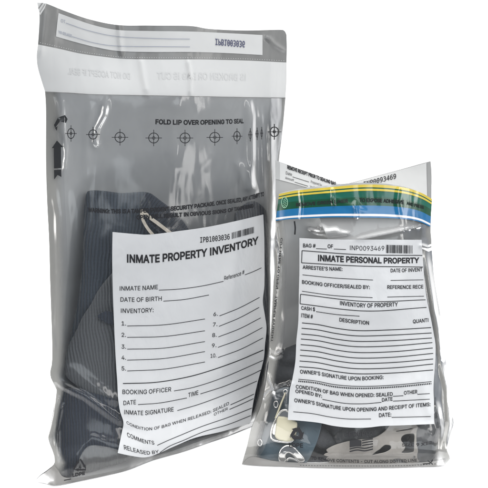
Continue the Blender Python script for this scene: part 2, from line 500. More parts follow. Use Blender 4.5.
M['ink_pale'] = solid('pale_show_through_ink', (0.488, 0.488, 0.48), 0.45)
M['ink_form'] = solid('pale_blue_form_ink', (0.24, 0.26, 0.32), 0.45)
M['foil'] = solid('black_foil_ink', (0.02, 0.02, 0.02), 0.18, spec=0.8, bumps=[((60, 60, 60), 2, 0.004, 0.2)], coat=0.3)
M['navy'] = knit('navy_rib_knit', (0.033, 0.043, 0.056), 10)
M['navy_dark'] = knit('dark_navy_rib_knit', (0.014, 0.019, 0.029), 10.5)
M['sheen_knit'] = knit('sheen_rib_knit', (0.062, 0.067, 0.072), 10.5)  # film's hazy reflection over the navy knit, put in as lighter cloth
M['cream_trim'] = solid('cream_trim_tape', (0.55, 0.50, 0.42), 0.8, vary=0.15, vscale=500)
M['black_cloth'] = solid('black_woven_cloth', (0.022, 0.024, 0.028), 0.7, vary=0.3, vscale=300, bumps=[((700, 700, 700), 2, 0.001, 0.4), ((60, 60, 60), 3, 0.006, 0.4)])
M['char_cloth'] = solid('charcoal_cloth', (0.026, 0.029, 0.035), 0.75, vary=0.2, vscale=300, bumps=[((700, 700, 700), 2, 0.001, 0.4), ((50, 50, 50), 3, 0.006, 0.3)])
M['slate'] = solid('slate_blue_vinyl', (0.040, 0.068, 0.088), 0.35, vary=0.2, vscale=70, bumps=[((80, 80, 80), 3, 0.004, 0.3)], coat=0.3)
M['vinyl'] = film('clear_vinyl_edge', 0.07, (0.5, 0.54, 0.56), 0.95, 0.08)
M['steel'] = solid('bright_steel', (0.62, 0.61, 0.59), 0.2, 1.0, bumps=[((90, 90, 90), 3, 0.002, 0.3)])
M['cream'] = solid('cream_plastic', (0.47, 0.44, 0.32), 0.4, vary=0.06, vscale=90)
M['taupe'] = solid('taupe_leatherette', (0.225, 0.21, 0.19), 0.55, vary=0.10, vscale=120, bumps=[((300, 300, 300), 3, 0.001, 0.3)])
M['strap'] = solid('black_leather_strap', (0.028, 0.030, 0.033), 0.5, vary=0.2, vscale=160, bumps=[((350, 350, 350), 3, 0.001, 0.4)])
M['yellow'] = solid('yellow_tape', (0.52, 0.40, 0.05), 0.25, coat=0.5, bumps=FB)
M['green'] = solid('green_tape', (0.005, 0.090, 0.058), 0.25, coat=0.5, bumps=FB, vary=0.15, vscale=25)
M['green2'] = solid('dark_green_tape', (0.003, 0.055, 0.024), 0.25, coat=0.5, bumps=FB)
M['blue'] = solid('blue_tape', (0.008, 0.115, 0.27), 0.25, coat=0.5, bumps=FB)
M['white_tape'] = solid('white_tape', (0.62, 0.60, 0.60), 0.3, coat=0.5, bumps=FB)
M['ground'] = solid('white_table_paper', (0.90, 0.90, 0.90), 0.6, spec=0.2, vary=0.01, vscale=8)

# ------------------------------------------------------------------ setting
g = mesh_obj('ground', [(-2.5, 0.34, 0), (2.5, 0.34, 0), (2.5, 3, 0), (-2.5, 3, 0)], [(0, 1, 2, 3)], M['ground'], smooth=False)
g['kind'] = 'structure'

# ================================================================== BIG BAG
b1_bottom = [(20, 487), (35, 481.5), (45, 483.5), (56, 485.5), (80, 481), (110, 474.5), (129, 469.5), (153, 460), (182, 452), (205, 444), (228, 436), (250, 427), (256, 424.5), (300, 410)]
base1 = knots([20, 70, 120, 170, 220, 270, 300], [0, 50, 95, 150, 230, 320, 400, 490], [
    [.515, .542, .567, .582, .605, .637, .660],
    [.518, .542, .565, .580, .604, .637, .660],
    [.530, .542, .558, .575, .602, .637, .660],
    [.538, .545, .558, .577, .605, .640, .663],
    [.534, .536, .550, .572, .602, .637, .655],
    [.525, .527, .541, .564, .593, .624, .642],
    [.508, .511, .527, .553, .583, .612, .625],
    [.485, .488, .504, .531, .566, .598, .610]])
ridges1 = [
    ([(62, 95), (64, 130), (66, 155), (63, 178)], 1.7, .0024, 'r'),
    ([(52, 96), (60, 120), (62, 140)], 2.5, .0018, 'r'),
    ([(52, 178), (58, 215), (60, 270), (58, 330), (62, 368)], 4.5, .0022, 'r'),
    ([(66, 180), (70, 240), (67, 300), (62, 350)], 5, .0018, 'r'),
    ([(107, 98), (104, 115), (97, 128), (95, 142), (98, 148)], 3.0, .0036, 'r'),
    ([(92, 100), (88, 140), (86, 190)], 5, .0014, 'r'),
    ([(181, 98), (176, 120), (178, 170)], 5, .0010, 'r'),
    ([(248, 98), (252, 115), (252, 160), (250, 200)], 3.0, .0022, 'r'),
    ([(259, 97), (262, 140), (264, 190), (268, 240)], 3.4, .0014, 'r'),
    ([(270, 120), (272, 180), (272, 240)], 3.6, .0012, 'r'),
    ([(243, 160), (250, 180), (258, 196)], 4.0, .0022, 'r'),
    ([(268, 230), (270, 290), (268, 350), (262, 395)], 3.5, .0014, 'r'),
    ([(50, 374), (62, 385), (85, 396), (118, 420), (135, 430)], 4.0, .0020, 'r'),
    ([(60, 366), (75, 372), (100, 392), (120, 405)], 6.5, .0018, 'r'),
    ([(58, 392), (54, 415), (49, 438), (52, 462)], 2.4, .0030, 'r'),
    ([(62, 400), (56, 430), (56, 470)], 3.0, .0025, 'r'),
    ([(118, 422), (134, 431), (150, 438)], 5.0, -.0010, 'r'),
    ([(60, 476), (82, 445), (92, 438), (118, 446), (150, 452)], 5, .0014, 'r'),
    ([(36, 481), (50, 472), (58, 466)], 3.0, .0005, 'r'),
    ([(140, 55), (143, 75), (147, 95)], 2.5, .0014, 'r'),
    ([(187, 55), (191, 78), (190, 97)], 1.8, .0022, 'r'),
    ([(119, 20), (120, 40), (122, 58)], 2.0, .0020, 'r'),
    ([(265, 35), (275, 45), (286, 52)], 2.0, .0022, 'r'),
    ([(46, 8), (44, 30), (40, 60)], 3, .0018, 'r'),
    ([(120, 412), (133, 440), (128, 455)], 8, -.0012, 'r'),
    ([(150, 320), (200, 300), (262, 268)], 16, .0016, 'r'),
    ([(135, 400), (190, 385), (258, 350)], 14, .0016, 'r'),
]
noises1 = [(46, 84, .0026, 23, 'n'), (21, 52, .0003, 5, 'ridge'), (7, 12, .00014, 7, 'n')]
D1 = Sheet(base1, b1_bottom, ridges1, noises1)

def pt(px, py, D): return at(np.array([px]), np.array([py]), D(np.array([px]), np.array([py])))[0]
o1 = pt(150, 455, D1)
bag1 = thing('property_bag', 'tall clear plastic bag with a white seal strip and inventory form', 'plastic bag',
             (float(o1[0]), float(o1[1]) + 0.02, 0))

top_edge = [(38, 3), (46, 3.5), (65, 11), (90, 19.5), (118, 25), (150, 25.5), (190, 26), (210, 29), (245, 30.5), (279, 29.8), (284.5, 31), (286.5, 35)]
band_top = [(38, 44.5), (60, 49), (80, 53.5), (105, 57), (125, 59), (160, 59.5), (200, 59.5), (244, 60.5), (286.5, 62.5)]
band_bot = [(45, 91.5), (70, 92.5), (95, 94), (150, 95), (200, 96), (250, 97), (285.5, 97.5)]
left1 = [(45, 91.5), (46, 110), (46, 160), (47, 200), (49, 240), (50, 280), (51, 310), (52, 340), (52, 362), (50, 374), (53, 383), (56.5, 388), (55.5, 400),
         (53, 412), (50, 428), (48, 438), (51, 447), (54, 455), (54.5, 464), (47, 471), (40, 476), (35, 481.5)]
right1 = [(285.5, 97.5), (284, 115), (281.5, 140), (279, 160), (277.5, 190), (277.5, 220), (277.5, 260), (277.5, 300), (276, 340), (272, 365), (266, 390), (260.5, 410), (256, 424.5)]

P_film = coons(band_bot, [p for p in b1_bottom if 35 <= p[0] <= 256], left1, right1, 190, 300)
film1 = patch('front_film', P_film, D1, 0.0, M['film'], bag1)

# back wall: pushed away from the front along the bag's own depth
def back_sheet(P, D, nrm, thick, tprof, name, mat, parent, inset):
    ny, nx = P.shape[:2]
    px, py = P[..., 0], P[..., 1]
    Ysm = D.base(px, py)
    s = np.linspace(0, 1, nx)[None]; t = np.linspace(0, 1, ny)[:, None]
    F = at(px, py, D(px, py))
    prof = np.sin(np.pi * np.clip(s, 0, 1)) ** 0.55 * tprof(t)
    V = F + np.array(nrm)[None, None] * (0.0015 + thick * prof)[..., None]
    V[..., 2] = np.maximum(V[..., 2] - 0.05 * np.clip((t - .72) / .28, 0, 1) * np.sin(np.pi * s) ** .5, 0.0003)
    V += (vnoise(px / 20, py / 33, 21) * 0.002 * prof)[..., None] * np.array(nrm)
    V[..., 2] = np.maximum(V[..., 2], 0.0003)
    a, b = inset
    i0, i1 = int(a * (nx - 1)), int((1 - b) * (nx - 1)) + 1
    return mesh_obj(name, V[:, i0:i1].reshape(-1, 3), grid_faces(ny, i1 - i0), mat, parent)
P_back = coons(band_bot, [p for p in b1_bottom if 35 <= p[0] <= 256], left1, right1, 90, 130)
back_sheet(P_back, D1, (-.27, .96, 0), .085, lambda t: np.minimum(1, t / .5) ** .8 * np.clip((1 - t) / .25, 0, 1) ** .45, 'back_panel', M['grey_back'], bag1, (0.0, 0.0))

# seams
def offset_curve(c, dx): return [(x + d, y) for (x, y), d in zip(c, np.broadcast_to(dx, len(c)))]
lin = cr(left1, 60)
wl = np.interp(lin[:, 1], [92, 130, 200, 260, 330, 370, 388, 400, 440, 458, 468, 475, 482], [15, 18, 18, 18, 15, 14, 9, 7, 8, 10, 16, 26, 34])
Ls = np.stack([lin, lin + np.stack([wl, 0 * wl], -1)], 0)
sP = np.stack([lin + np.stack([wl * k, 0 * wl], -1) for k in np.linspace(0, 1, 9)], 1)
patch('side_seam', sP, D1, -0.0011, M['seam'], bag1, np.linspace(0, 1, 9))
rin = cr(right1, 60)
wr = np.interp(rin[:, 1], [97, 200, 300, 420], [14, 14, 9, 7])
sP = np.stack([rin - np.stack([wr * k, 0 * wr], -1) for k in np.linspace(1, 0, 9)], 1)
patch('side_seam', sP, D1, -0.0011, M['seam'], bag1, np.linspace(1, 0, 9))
# gusset: the film's lower flap, its reflection put in as grey haze
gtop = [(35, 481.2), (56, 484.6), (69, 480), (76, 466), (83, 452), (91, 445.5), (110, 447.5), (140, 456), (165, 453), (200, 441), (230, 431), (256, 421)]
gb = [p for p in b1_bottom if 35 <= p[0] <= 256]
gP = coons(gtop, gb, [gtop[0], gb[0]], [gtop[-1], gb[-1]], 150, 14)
patch('gusset_sheen', gP, D1, 0.0004, M['gusset'], bag1)

rimt = [(35, 480.8), (42, 474.8), (49, 469.6), (54, 466.2), (58, 470), (64, 477), (80, 477.2)] + [(x, y - 2.6) for x, y in gb if x > 85]
patch('bottom_seam', coons(rimt, gb, [rimt[0], gb[0]], [rimt[-1], gb[-1]], 150, 8), D1, 0.0003, M['rim'], bag1)

# header flap, receipt panel, seal liner
hl = [(38, 3), (39.5, 14), (39, 30), (38, 44.5)]
hr = [(286.5, 35), (286.8, 48), (286.5, 62.5)]
hP = coons(top_edge, band_top, hl, hr, 150, 26)
hd = patch('header_flap', hP, D1, 0.0, M['header'], bag1)
hd['label'] = 'grey film header flap with a curled upper edge'
pl_t = [(58.5, 13), (75, 19), (95, 25.5), (118, 30), (150, 31), (190, 31.5), (225, 33), (262.5, 35)]
pl_b = [(56, 36.5), (75, 42), (95, 47), (118, 51), (150, 52), (190, 52), (225, 53), (262.5, 55)]
rP = coons(pl_t, pl_b, [(58.5, 13), (57, 25), (56, 36.5)], [(262.5, 35), (262.5, 55)], 130, 18)
rec1 = patch('receipt_panel', rP, D1, 0.0003, M['panel'], hd)
pr = Print()
pr.line([(66, 23), (90, 31), (118, 36.5), (160, 38.5), (190, 39)], .5)
pr.line([(72, 36.5), (95, 43), (118, 46), (160, 46.5), (190, 46.8)], .5)
pr.text('TO', [(61, 22), (65.5, 23.4)], 3.2, mirror=True)
pr.text('SEALED BY', [(58.5, 33), (72, 37.2)], 2.6, mirror=True, bold=.01)
pr.build('printed_line', D1, 0.0008, M['ink_form'], hd)
pr = Print()
pr.text('IPB1003036', [(215.5, 44.8), (245, 47.3)], 6.0, bold=.015, fn='DejaVuSansMono.woff2', flip=True)
pr.build('serial_number', D1, 0.0008, M['ink_blue'], hd)
# curled corner with its hazard stripes
pr = Print()
pr.poly([(37.2, 2.6), (46.6, 3.2), (44.5, 8.5), (40.2, 15.2), (38.3, 9)])
pr.build('folded_corner', D1, 0.0010, M['panel'], hd)
pr = Print()
pr.line([(38.6, 8.6), (42.6, 3.0)], 1.0); pr.line([(39.8, 12.4), (45.2, 4.0)], .8)
pr.build('corner_stripe', D1, 0.0014, M['header'], hd)
pr = Print()
pr.dashes([(40, 42.6), (60, 47), (80, 51.5), (105, 55.2), (125, 57.2), (160, 57.8), (200, 57.8), (244, 58.8), (285, 60.8)], .42, .9, 1.5)
pr.build('perforation', D1, 0.0006, M['ink_pale'], hd)

bl = [(38, 44.5), (36.8, 55), (37.5, 66), (41, 79), (45, 91.5)]
brt = [(286.5, 62.5), (286.5, 80), (285.5, 97.5)]
bP = coons(band_top, band_bot, bl, brt, 170, 40)
band1 = patch('seal_strip', bP, D1, 0.0002, M['band'], bag1)
pr = Print()
pr.text('DO NOT ACCEPT IF SEAL', [(68, 74), (130, 79)], 6, bold=.02, mirror=True)
pr.build('show_through_text', D1, 0.00035, M['ink_pale'], band1); pr = Print()
pr.text('IS BROKEN OR BAG IS CUT', [(157, 79), (200, 79.5), (246, 80.5)], 6.5, bold=.02, mirror=True)
pr.build('show_through_text', D1, 0.00035, M['ink_pale'], band1)
pr = Print()
pr.line([(45, 92), (70, 93), (95, 94.5), (150, 95.5), (200, 96.5), (250, 97.4), (285.5, 98)], .7)
pr.build('liner_edge', D1, 0.0009, M['header'], band1)

# film printing
pr = Print()
pr.text('FOLD LIP OVER OPENING TO SEAL', [(155.4, 124), (185, 124.6), (215, 124.2), (243.6, 123)], (4.5, 4.1), bold=.04, us=([0, .3, .62, .85, 1], [0, .34, .68, .89, 1]))
pr.build('fold_text', D1, 0.0006, M['ink'], bag1); pr = Print()
pr.text('WARNING: THIS IS A TAMPER EVIDENT SECURITY PACKAGE. ONCE SEALED, ANY ATTEMPT TO',
        [(87.8, 211.6), (110, 213.2), (142, 212.6), (165, 211), (186, 209.2), (219, 204.8), (245, 200.8), (264, 195.8)], (3.9, 3.8), bold=.042,
        us=([0, .3, .6, .8, 1], [0, .33, .68, .87, 1]))
pr.text('OPEN WILL RESULT IN OBVIOUS SIGNS OF TAMPERING', [(136.5, 219.4), (160, 218), (190, 216), (220, 213.4), (253.5, 207.6)], (3.9, 3.5), bold=.042,
        us=([0, .4, .75, 1], [0, .44, .81, 1]))
pr.build('warning_text', D1, 0.0006, M['ink'], bag1)
for x, y, rx, ry in [(71, 133.5, 3.4, 5), (93, 134.5, 4.2, 4.6), (120, 137.3, 5, 5), (153.7, 138, 5, 5), (185, 138, 5, 5), (214.8, 137.4, 5, 5), (237, 136.2, 3.2, 4.8),
                     (250.3, 134.8, 1.3, 4), (257.2, 133.8, .9, 3.8), (261.7, 133.2, .9, 3.8), (274.6, 131.8, 4.2, 4.8)]:
    pr = Print(); pr.ring(x, y, rx, ry, .75 if rx > 2 else .4)
    if rx > 2: pr.ring(x, y, rx * .28, ry * .28, .5)
    k = 1.65
    pr.line([(x - rx * k, y), (x + rx * k, y)], .6); pr.line([(x, y - ry * k), (x, y + ry * k)], .6)
    pr.build('registration_mark', D1, 0.0006, M['ink'], bag1)
pr = Print()
tri = [(80, 458.2), (86, 469.6), (74.3, 471)]
def recycle(pr, cx, cy, r, w, ink_rot=0.0):
    for k in range(3):
        a0 = -math.pi / 2 + k * 2 * math.pi / 3 + ink_rot
        p = [np.array([cx + r * math.cos(a0 + j * 2 * math.pi / 3), cy + r * math.sin(a0 + j * 2 * math.pi / 3)]) for j in (0, 1)]
        d = p[1] - p[0]; n = np.array([-d[1], d[0]]) / np.hypot(*d)
        a, b, c = p[0] + d * .12, p[0] + d * .62, p[0] + d * .92
        pr.line([tuple(a), tuple(b)], w)
        pr.poly([tuple(b + n * w * 1.05), tuple(b - n * w * 1.05), tuple(c)])
        q = p[0] - d * 0 ; pr.line([tuple(p[0] + (p[0] - np.array([cx, cy])) * -.12), tuple(a)], w)
recycle(pr, 80, 466, 7.6, 1.5)
pr.text('4', [(78.6, 469), (81.4, 468.6)], 4.0, bold=.02)
pr.text('LDPE', [(72.5, 477), (85, 474.6)], 3.0, bold=.03)
pr.line([(64, 480.5), (71, 479)], .8)
pr.build('recycling_mark', D1, 0.0006, M['ink'], bag1)
pr = Print()
pr.poly([(57, 140.5), (63.2, 147), (61, 147.2), (61.2, 168), (54, 168.5), (53.8, 148), (51.8, 148.2)])
pr.poly([(54, 170), (61.2, 169.5), (61.4, 177), (57.5, 175), (54.2, 179.5)])
pr.poly([(54, 125), (58, 117.5), (65, 115), (67.6, 119), (66, 123), (60, 121.5), (57.5, 126), (56.8, 131), (55, 128)])
pr.build('arrow_print', D1, 0.0007, M['foil'], bag1)

# ---- inventory form
lt = [(112.5, 232), (135, 234), (150, 234.5), (179, 231), (207, 227), (236, 221), (263.3, 214.5)]
lb = [(117.7, 453), (130, 455.6), (145, 457.4), (158, 453.6), (176, 445.6), (196, 437.5), (222, 431.5), (250.5, 423)]
ll = [(112.5, 232), (112.2, 260), (112.8, 290), (114, 322), (115.5, 355), (117.3, 382), (118, 397), (120, 411), (123.4, 422.6), (121.5, 434), (117.7, 453)]
lr = [(263.3, 214.5), (264.2, 235), (264.5, 258), (264.4, 285), (262.8, 301), (265, 316), (266.5, 328), (265, 345), (263.5, 360), (257.5, 383), (253, 404), (250.5, 423)]
lP = coons(lt, lb, ll, lr, 130, 190)
lab1 = patch('inventory_form', lP, D1, 0.0005, M['label'], bag1)
pr = Print()
pr.text('IPB1003036', [(200.2, 242.6), (215, 241.2), (229.8, 239.2)], (5.2, 5.2), bold=.01, fn='DejaVuSansMono.woff2')
pr.text('INMATE PROPERTY INVENTORY', [(127, 262.3), (150, 262.6), (171, 260.6), (200, 257), (230, 251.4), (258.6, 243.6)], (7.6, 6.9), bold=.028)
T = lambda s, b, h=4.3, bold=.006, **k: pr.text(s, b, h, bold=bold, **k)
T('INMATE NAME', [(119.8, 290.6), (140, 290.3), (158, 289.1)]); pr.line([(159, 290.2), (180, 289), (202, 286), (223.5, 281.4)])
T('Reference #', [(224.3, 280.2), (235, 277.4), (244.5, 273.8)], 4.0); pr.line([(245, 274.8), (253, 271.8), (261.5, 267.8)])
T('DATE OF BIRTH', [(120.5, 301.6), (140, 301.8), (161.8, 300.6)]); pr.line([(163.4, 301.2), (185, 299.4), (209, 295)])
T('INVENTORY:', [(121, 312.8), (137, 313), (153.6, 312)])
for n, y0, ym, y1 in [(1, 326, 324.8, 319), (2, 337.4, 336.4, 330.8), (3, 349.2, 348, 341.6), (4, 360.2, 358.4, 351.6), (5, 371, 369, 362)]:
    T('%d.' % n, [(121.6, y0 - .6), (126, y0 - .5)], 4.0); pr.line([(127.2, y0), (165, ym), (205, y1)])
for n, x0, y0, x1, y1, b in [(6, 219.5, 316, 259.6, 297.4, 1.2), (7, 219, 326.4, 259.2, 307.4, 1.2), (8, 218.3, 337, 260.8, 317.8, 1.4), (9, 218, 347.4, 262.4, 327.6, 1.6), (10, 218, 357.6, 263, 338, 1.6)]:
    T('%d.' % n, [(x0 - (6 if n < 10 else 7.4), y0 + .2), (x0 - 1.6, y0 - .4)], 3.8)
    pr.line([(x0, y0), ((x0 + x1) / 2, (y0 + y1) / 2 + b), (x1, y1)])
pr.line([(123, 383.6), (155, 382.4), (185, 377.6), (208, 371.4), (236, 361.6), (263.4, 350)], .8)
T('BOOKING OFFICER', [(122.5, 394), (145, 394), (171.3, 391.4)]); pr.line([(174, 391), (195, 387), (225, 377), (263, 360.4)])
T('DATE', [(123.5, 405.2), (136, 404.2)]); pr.line([(138, 404.6), (160, 403), (187, 398)])
T('TIME', [(188.3, 397.4), (198.4, 394.6)]); pr.line([(200.4, 394), (225, 386), (250, 375.4), (261, 370)])
T('INMATE SIGNATURE', [(124.3, 414.2), (145, 415), (173.7, 411.4)]); pr.line([(177.4, 410.6), (200, 404), (228, 393.5), (257, 381)])
T('CONDITION OF BAG WHEN RELEASED: SEALED', [(126.6, 423.6), (135, 427.8), (147, 430.4), (160, 428.6), (171.7, 425.2), (190, 420), (211.8, 412.6), (229, 404.6)], (2.8, 3.0))
T('OTHER', [(214, 415.8), (227.8, 409.8)], 2.6)
pr.line([(230.5, 404.8), (240, 400.6), (254, 394)]); pr.line([(229.5, 409.4), (240, 404.8), (253.5, 398.6)])
T('COMMENTS', [(127.5, 436.6), (136, 440.2), (145, 443.4), (154.5, 444.6)], (4.4, 3.6), slant=-.15)
pr.line([(157.3, 445.4), (168, 440.5), (182, 434.6), (202, 426.4), (228, 417.4), (252, 408)])
T('RELEASED BY', [(124.3, 449.4), (138, 453), (148, 454.6), (159, 453)], (4.6, 3), slant=-.15)
pr.line([(160, 452.6), (170, 446), (184, 440.2), (204, 431.6), (228, 424.6), (250.8, 415.6)])
pr.build('printed_text', D1, 0.0008, M['ink'], lab1)
pr = Print(); barcode(pr, 232, 253.6, 239, 233.2, 6.4, 5); pr.build('barcode', D1, 0.0008, M['ink'], lab1)

# ---- knit garment inside
sw = thing('knit_garment', 'folded navy ribbed knit garment with cream trim inside the tall bag', 'garment',
           (float(o1[0]), float(o1[1]) + 0.03, 0))
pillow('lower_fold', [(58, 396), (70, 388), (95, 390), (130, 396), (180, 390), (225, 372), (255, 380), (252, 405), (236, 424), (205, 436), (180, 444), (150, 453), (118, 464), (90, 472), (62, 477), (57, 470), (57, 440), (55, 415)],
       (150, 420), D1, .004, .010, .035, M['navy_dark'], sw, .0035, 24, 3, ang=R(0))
pillow('sheen_fold', [(114, 271), (125, 262), (160, 262), (225, 290), (255, 300), (258, 350), (240, 392), (190, 410), (140, 415), (118, 417), (95, 398), (72, 382), (65, 372), (67, 350), (76, 331), (83, 316), (91, 304), (99, 289)],
       (150, 345), D1, .0045, .006, .012, M['sheen_knit'], sw, .0015, 30, 5, ang=R(-6))  # lighter layer standing in for the film's reflection on the garment
pillow('sheen_gap', [(97.6, 316), (106, 311), (115, 313), (128, 318), (128, 326), (115, 325.4), (104, 322)], (113, 318.5), D1, .0022, .0012, .002, M['navy_dark'], sw, 0, 10, 4)  # navy gap where the painted film reflection stops
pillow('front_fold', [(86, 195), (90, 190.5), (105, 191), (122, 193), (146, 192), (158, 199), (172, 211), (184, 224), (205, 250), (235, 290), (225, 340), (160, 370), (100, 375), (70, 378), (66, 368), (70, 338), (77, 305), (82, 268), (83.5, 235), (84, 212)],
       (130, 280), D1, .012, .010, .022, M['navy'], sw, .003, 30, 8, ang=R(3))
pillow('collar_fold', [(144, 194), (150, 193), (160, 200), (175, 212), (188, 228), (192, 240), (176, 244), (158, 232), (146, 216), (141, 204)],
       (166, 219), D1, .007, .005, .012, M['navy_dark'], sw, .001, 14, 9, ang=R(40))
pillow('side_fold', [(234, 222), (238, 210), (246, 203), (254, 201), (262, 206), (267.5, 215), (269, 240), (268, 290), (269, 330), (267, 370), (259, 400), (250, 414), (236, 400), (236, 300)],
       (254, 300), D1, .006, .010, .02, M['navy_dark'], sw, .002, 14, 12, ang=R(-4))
pr = Print()
pr.line([(141.2, 209.6), (142.6, 219), (147.4, 228), (154, 236)], 3.0)
pr.line([(143.4, 211.6), (150, 217.6), (160, 225), (173, 235)], 3.4)
DG = lambda px, py: D1(px, py) + .0060
pr.build('cream_trim', DG, 0, M['cream_trim'], sw)
pr = Print()
pr.dashes([(145.4, 217.5), (150, 224), (157, 230), (164, 236)], 2.0, 2.2, 1.0)
pr.build('trim_stitch', DG, 0.0008, M['navy_dark'], sw)

# ================================================================== SMALL BAG
b2_bottom = [(230, 464), (242, 464.5), (261, 466), (289, 467), (315, 468), (345, 468.4), (380, 468.2), (396, 468), (419, 467.2), (436, 466.6), (444, 465.4), (460, 464)]
base2 = knots([240, 275, 300, 330, 360, 400, 430, 460], [150, 190, 240, 300, 360, 420, 470], [
    [.615, .600, .592, .586, .584, .586, .596, .610],
    [.610, .594, .586, .580, .578, .581, .592, .605],
    [.600, .584, .574, .567, .564, .568, .583, .600],
    [.585, .570, .558, .551, .548, .551, .568, .585],
    [.568, .555, .545, .540, .537, .540, .553, .568],
    [.545, .535, .530, .527, .526, .527, .533, .545],
    [.516, .513, .511, .510, .510, .510, .512, .516]])
ridges2 = [
    ([(300, 188), (302, 204), (301, 222)], 1.8, .0012, 'r'),
    ([(399, 186), (397, 202), (400, 220)], 2.0, .0012, 'r'),
    ([(316, 188), (345, 204), (372, 214)], 3.0, .0008, 'r'),
    ([(306, 229), (318, 233), (334, 231), (350, 234)], 1.8, .0016, 'r'),
    ([(276, 222), (278, 240), (282, 262)], 2.4, .0025, 'r'),
    ([(281, 240), (279, 290), (273, 345)], 1.8, .0022, 'r'),
    ([(274, 240), (274, 290), (270, 350)], 2.2, .0020, 'r'),
    ([(268, 352), (275, 356), (284, 352)], 3.0, .0026, 'r'),
    ([(332, 186), (333, 200), (334, 207)], 1.3, .0022, 'r'),
    ([(354, 200), (357, 214), (356, 220)], 1.8, .0026, 'r'),
    ([(318, 226), (328, 232), (340, 230)], 3.0, .0024, 'r'),
    ([(312, 231), (330, 236), (352, 233)], 2.0, .0018, 'r'),
    ([(350, 241), (390, 233), (430, 224)], 2.4, .0022, 'c'),
    ([(418, 245), (428, 248), (434, 246)], 2.0, .0028, 'r'),
    ([(425, 250), (431, 290), (438, 330), (442, 365)], 3.0, .0026, 'r'),
    ([(440, 360), (447, 390), (449, 425), (443, 455)], 2.4, .0030, 'r'),
    ([(436, 400), (441, 430), (436, 462)], 3.0, .0022, 'r'),
    ([(262, 400), (270, 392), (290, 384)], 2.5, .0022, 'r'),
    ([(268, 372), (276, 392), (278, 400)], 2.4, .0022, 'r'),
    ([(246, 452), (262, 458), (290, 462)], 2.6, .0022, 'r'),
    ([(300, 440), (316, 452), (330, 462)], 3.0, .0022, 'r'),
    ([(292, 380), (289, 392), (288, 410)], 3.0, .0024, 'r'),
    ([(300, 380), (360, 392), (432, 384)], 9, .0020, 'r'),
    ([(300, 300), (360, 312), (425, 304)], 12, .0014, 'r'),
    ([(420, 370), (426, 400), (432, 420)], 5, .0020, 'r'),
]
noises2 = [(34, 60, .0022, 13, 'n'), (16, 32, .0005, 15, 'ridge'), (6, 10, .00014, 17, 'n')]
D2 = Sheet(base2, b2_bottom, ridges2, noises2)
o2 = pt(345, 465, D2)
bag2 = thing('property_bag', 'shorter clear plastic bag with green, blue and yellow striped seal tape', 'plastic bag',
             (float(o2[0]), float(o2[1]) + 0.02, 0))
stop = [(279, 194), (290, 191.6), (301, 190), (331.7, 187), (362, 184.6), (387, 185.2), (407.4, 188.2), (421.7, 193), (432, 199)]
left2 = [(279, 194), (277, 210), (275.6, 221), (276, 240), (275, 265), (273, 290), (271.5, 320), (269.5, 350), (267.5, 372), (261.5, 404), (252, 427), (247, 447), (242, 464.5)]
right2 = [(432, 199), (431.4, 210), (430, 224), (431.3, 238), (431.7, 248), (434, 275), (437.5, 298), (441, 318), (444, 340), (446, 361), (447, 384), (447.5, 403), (452, 415), (453.8, 423),
          (451, 433), (448, 443), (447, 451), (450.3, 458.5), (444, 465.4)]
bot2 = [p for p in b2_bottom if 242 <= p[0] <= 444]
P2 = coons(stop, bot2, left2, right2, 180, 230)
patch('front_film', P2, D2, 0.0, M['film2'], bag2)
P2b = coons(stop, bot2, left2, right2, 80, 100)
back_sheet(P2b, D2, (0, 1, 0), .07, lambda t: np.minimum(1, .22 + t / .6) * np.clip((1 - t) / .25, 0, 1) ** .45, 'back_panel', M['grey_back2'], bag2, (0, 0))
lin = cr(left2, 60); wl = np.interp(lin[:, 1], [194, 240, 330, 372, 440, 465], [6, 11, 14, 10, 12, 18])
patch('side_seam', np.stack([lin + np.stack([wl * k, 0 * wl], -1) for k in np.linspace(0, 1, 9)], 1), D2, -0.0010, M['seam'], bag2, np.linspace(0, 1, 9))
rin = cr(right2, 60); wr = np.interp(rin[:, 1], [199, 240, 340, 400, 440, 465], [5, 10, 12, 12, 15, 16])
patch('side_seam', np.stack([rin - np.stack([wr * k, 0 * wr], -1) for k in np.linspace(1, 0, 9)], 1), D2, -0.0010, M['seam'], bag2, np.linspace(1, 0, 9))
gt2 = [(242, 464), (252, 457), (275, 461), (300, 462.6), (345, 463.4), (390, 463.4), (425, 462), (446, 459)]
patch('bottom_seam', coons(gt2, bot2, [gt2[0], bot2[0]], [gt2[-1], bot2[-1]], 120, 6), D2, 0.0003, M['rim'], bag2)

# raised back flap with the tear-off receipt (its upper edge dips in the middle)
flapY = knots([270, 310, 345, 390, 435], [155, 200, 250], [[.628, .640, .646, .640, .630], [.620, .632, .638, .632, .622], [.612, .624, .630, .624, .614]])
FL = lambda px, py: flapY(np.asarray(px, float), np.asarray(py, float)) + .0012 * vnoise(np.asarray(px) / 22, np.asarray(py) / 22, 31)
ft = [(275.4, 160.2), (290, 165.6), (310, 173), (330, 180.4), (341, 184.2), (350, 183), (375, 176.4), (400, 169.6), (420, 164), (430.6, 161.2)]
fb = [(276, 226), (310, 236), (341, 246), (350, 246), (390, 244), (430.6, 238)]
flap = patch('back_flap', coons(ft, fb, [(275.4, 160.2), (275.6, 195), (276, 226)], [(430.6, 161.2), (431.6, 180), (430.6, 238)], 110, 40), FL, 0, M['grey_flap'], bag2)
rt = [(275.8, 160.6), (290, 166), (310, 173.4), (330, 180.8), (341, 184.6)]
rb = [(275.8, 178.6), (290, 182.6), (310, 188.4), (330, 194.4), (341, 198)]
patch('receipt_edge', coons([(275.6, 160.4), (279.8, 162)], [(275.6, 178.8), (279.8, 180)], [(275.6, 160.4), (275.6, 178.8)], [(279.8, 162), (279.8, 180)], 6, 14), FL, .0006, M['clear_strip'], flap)
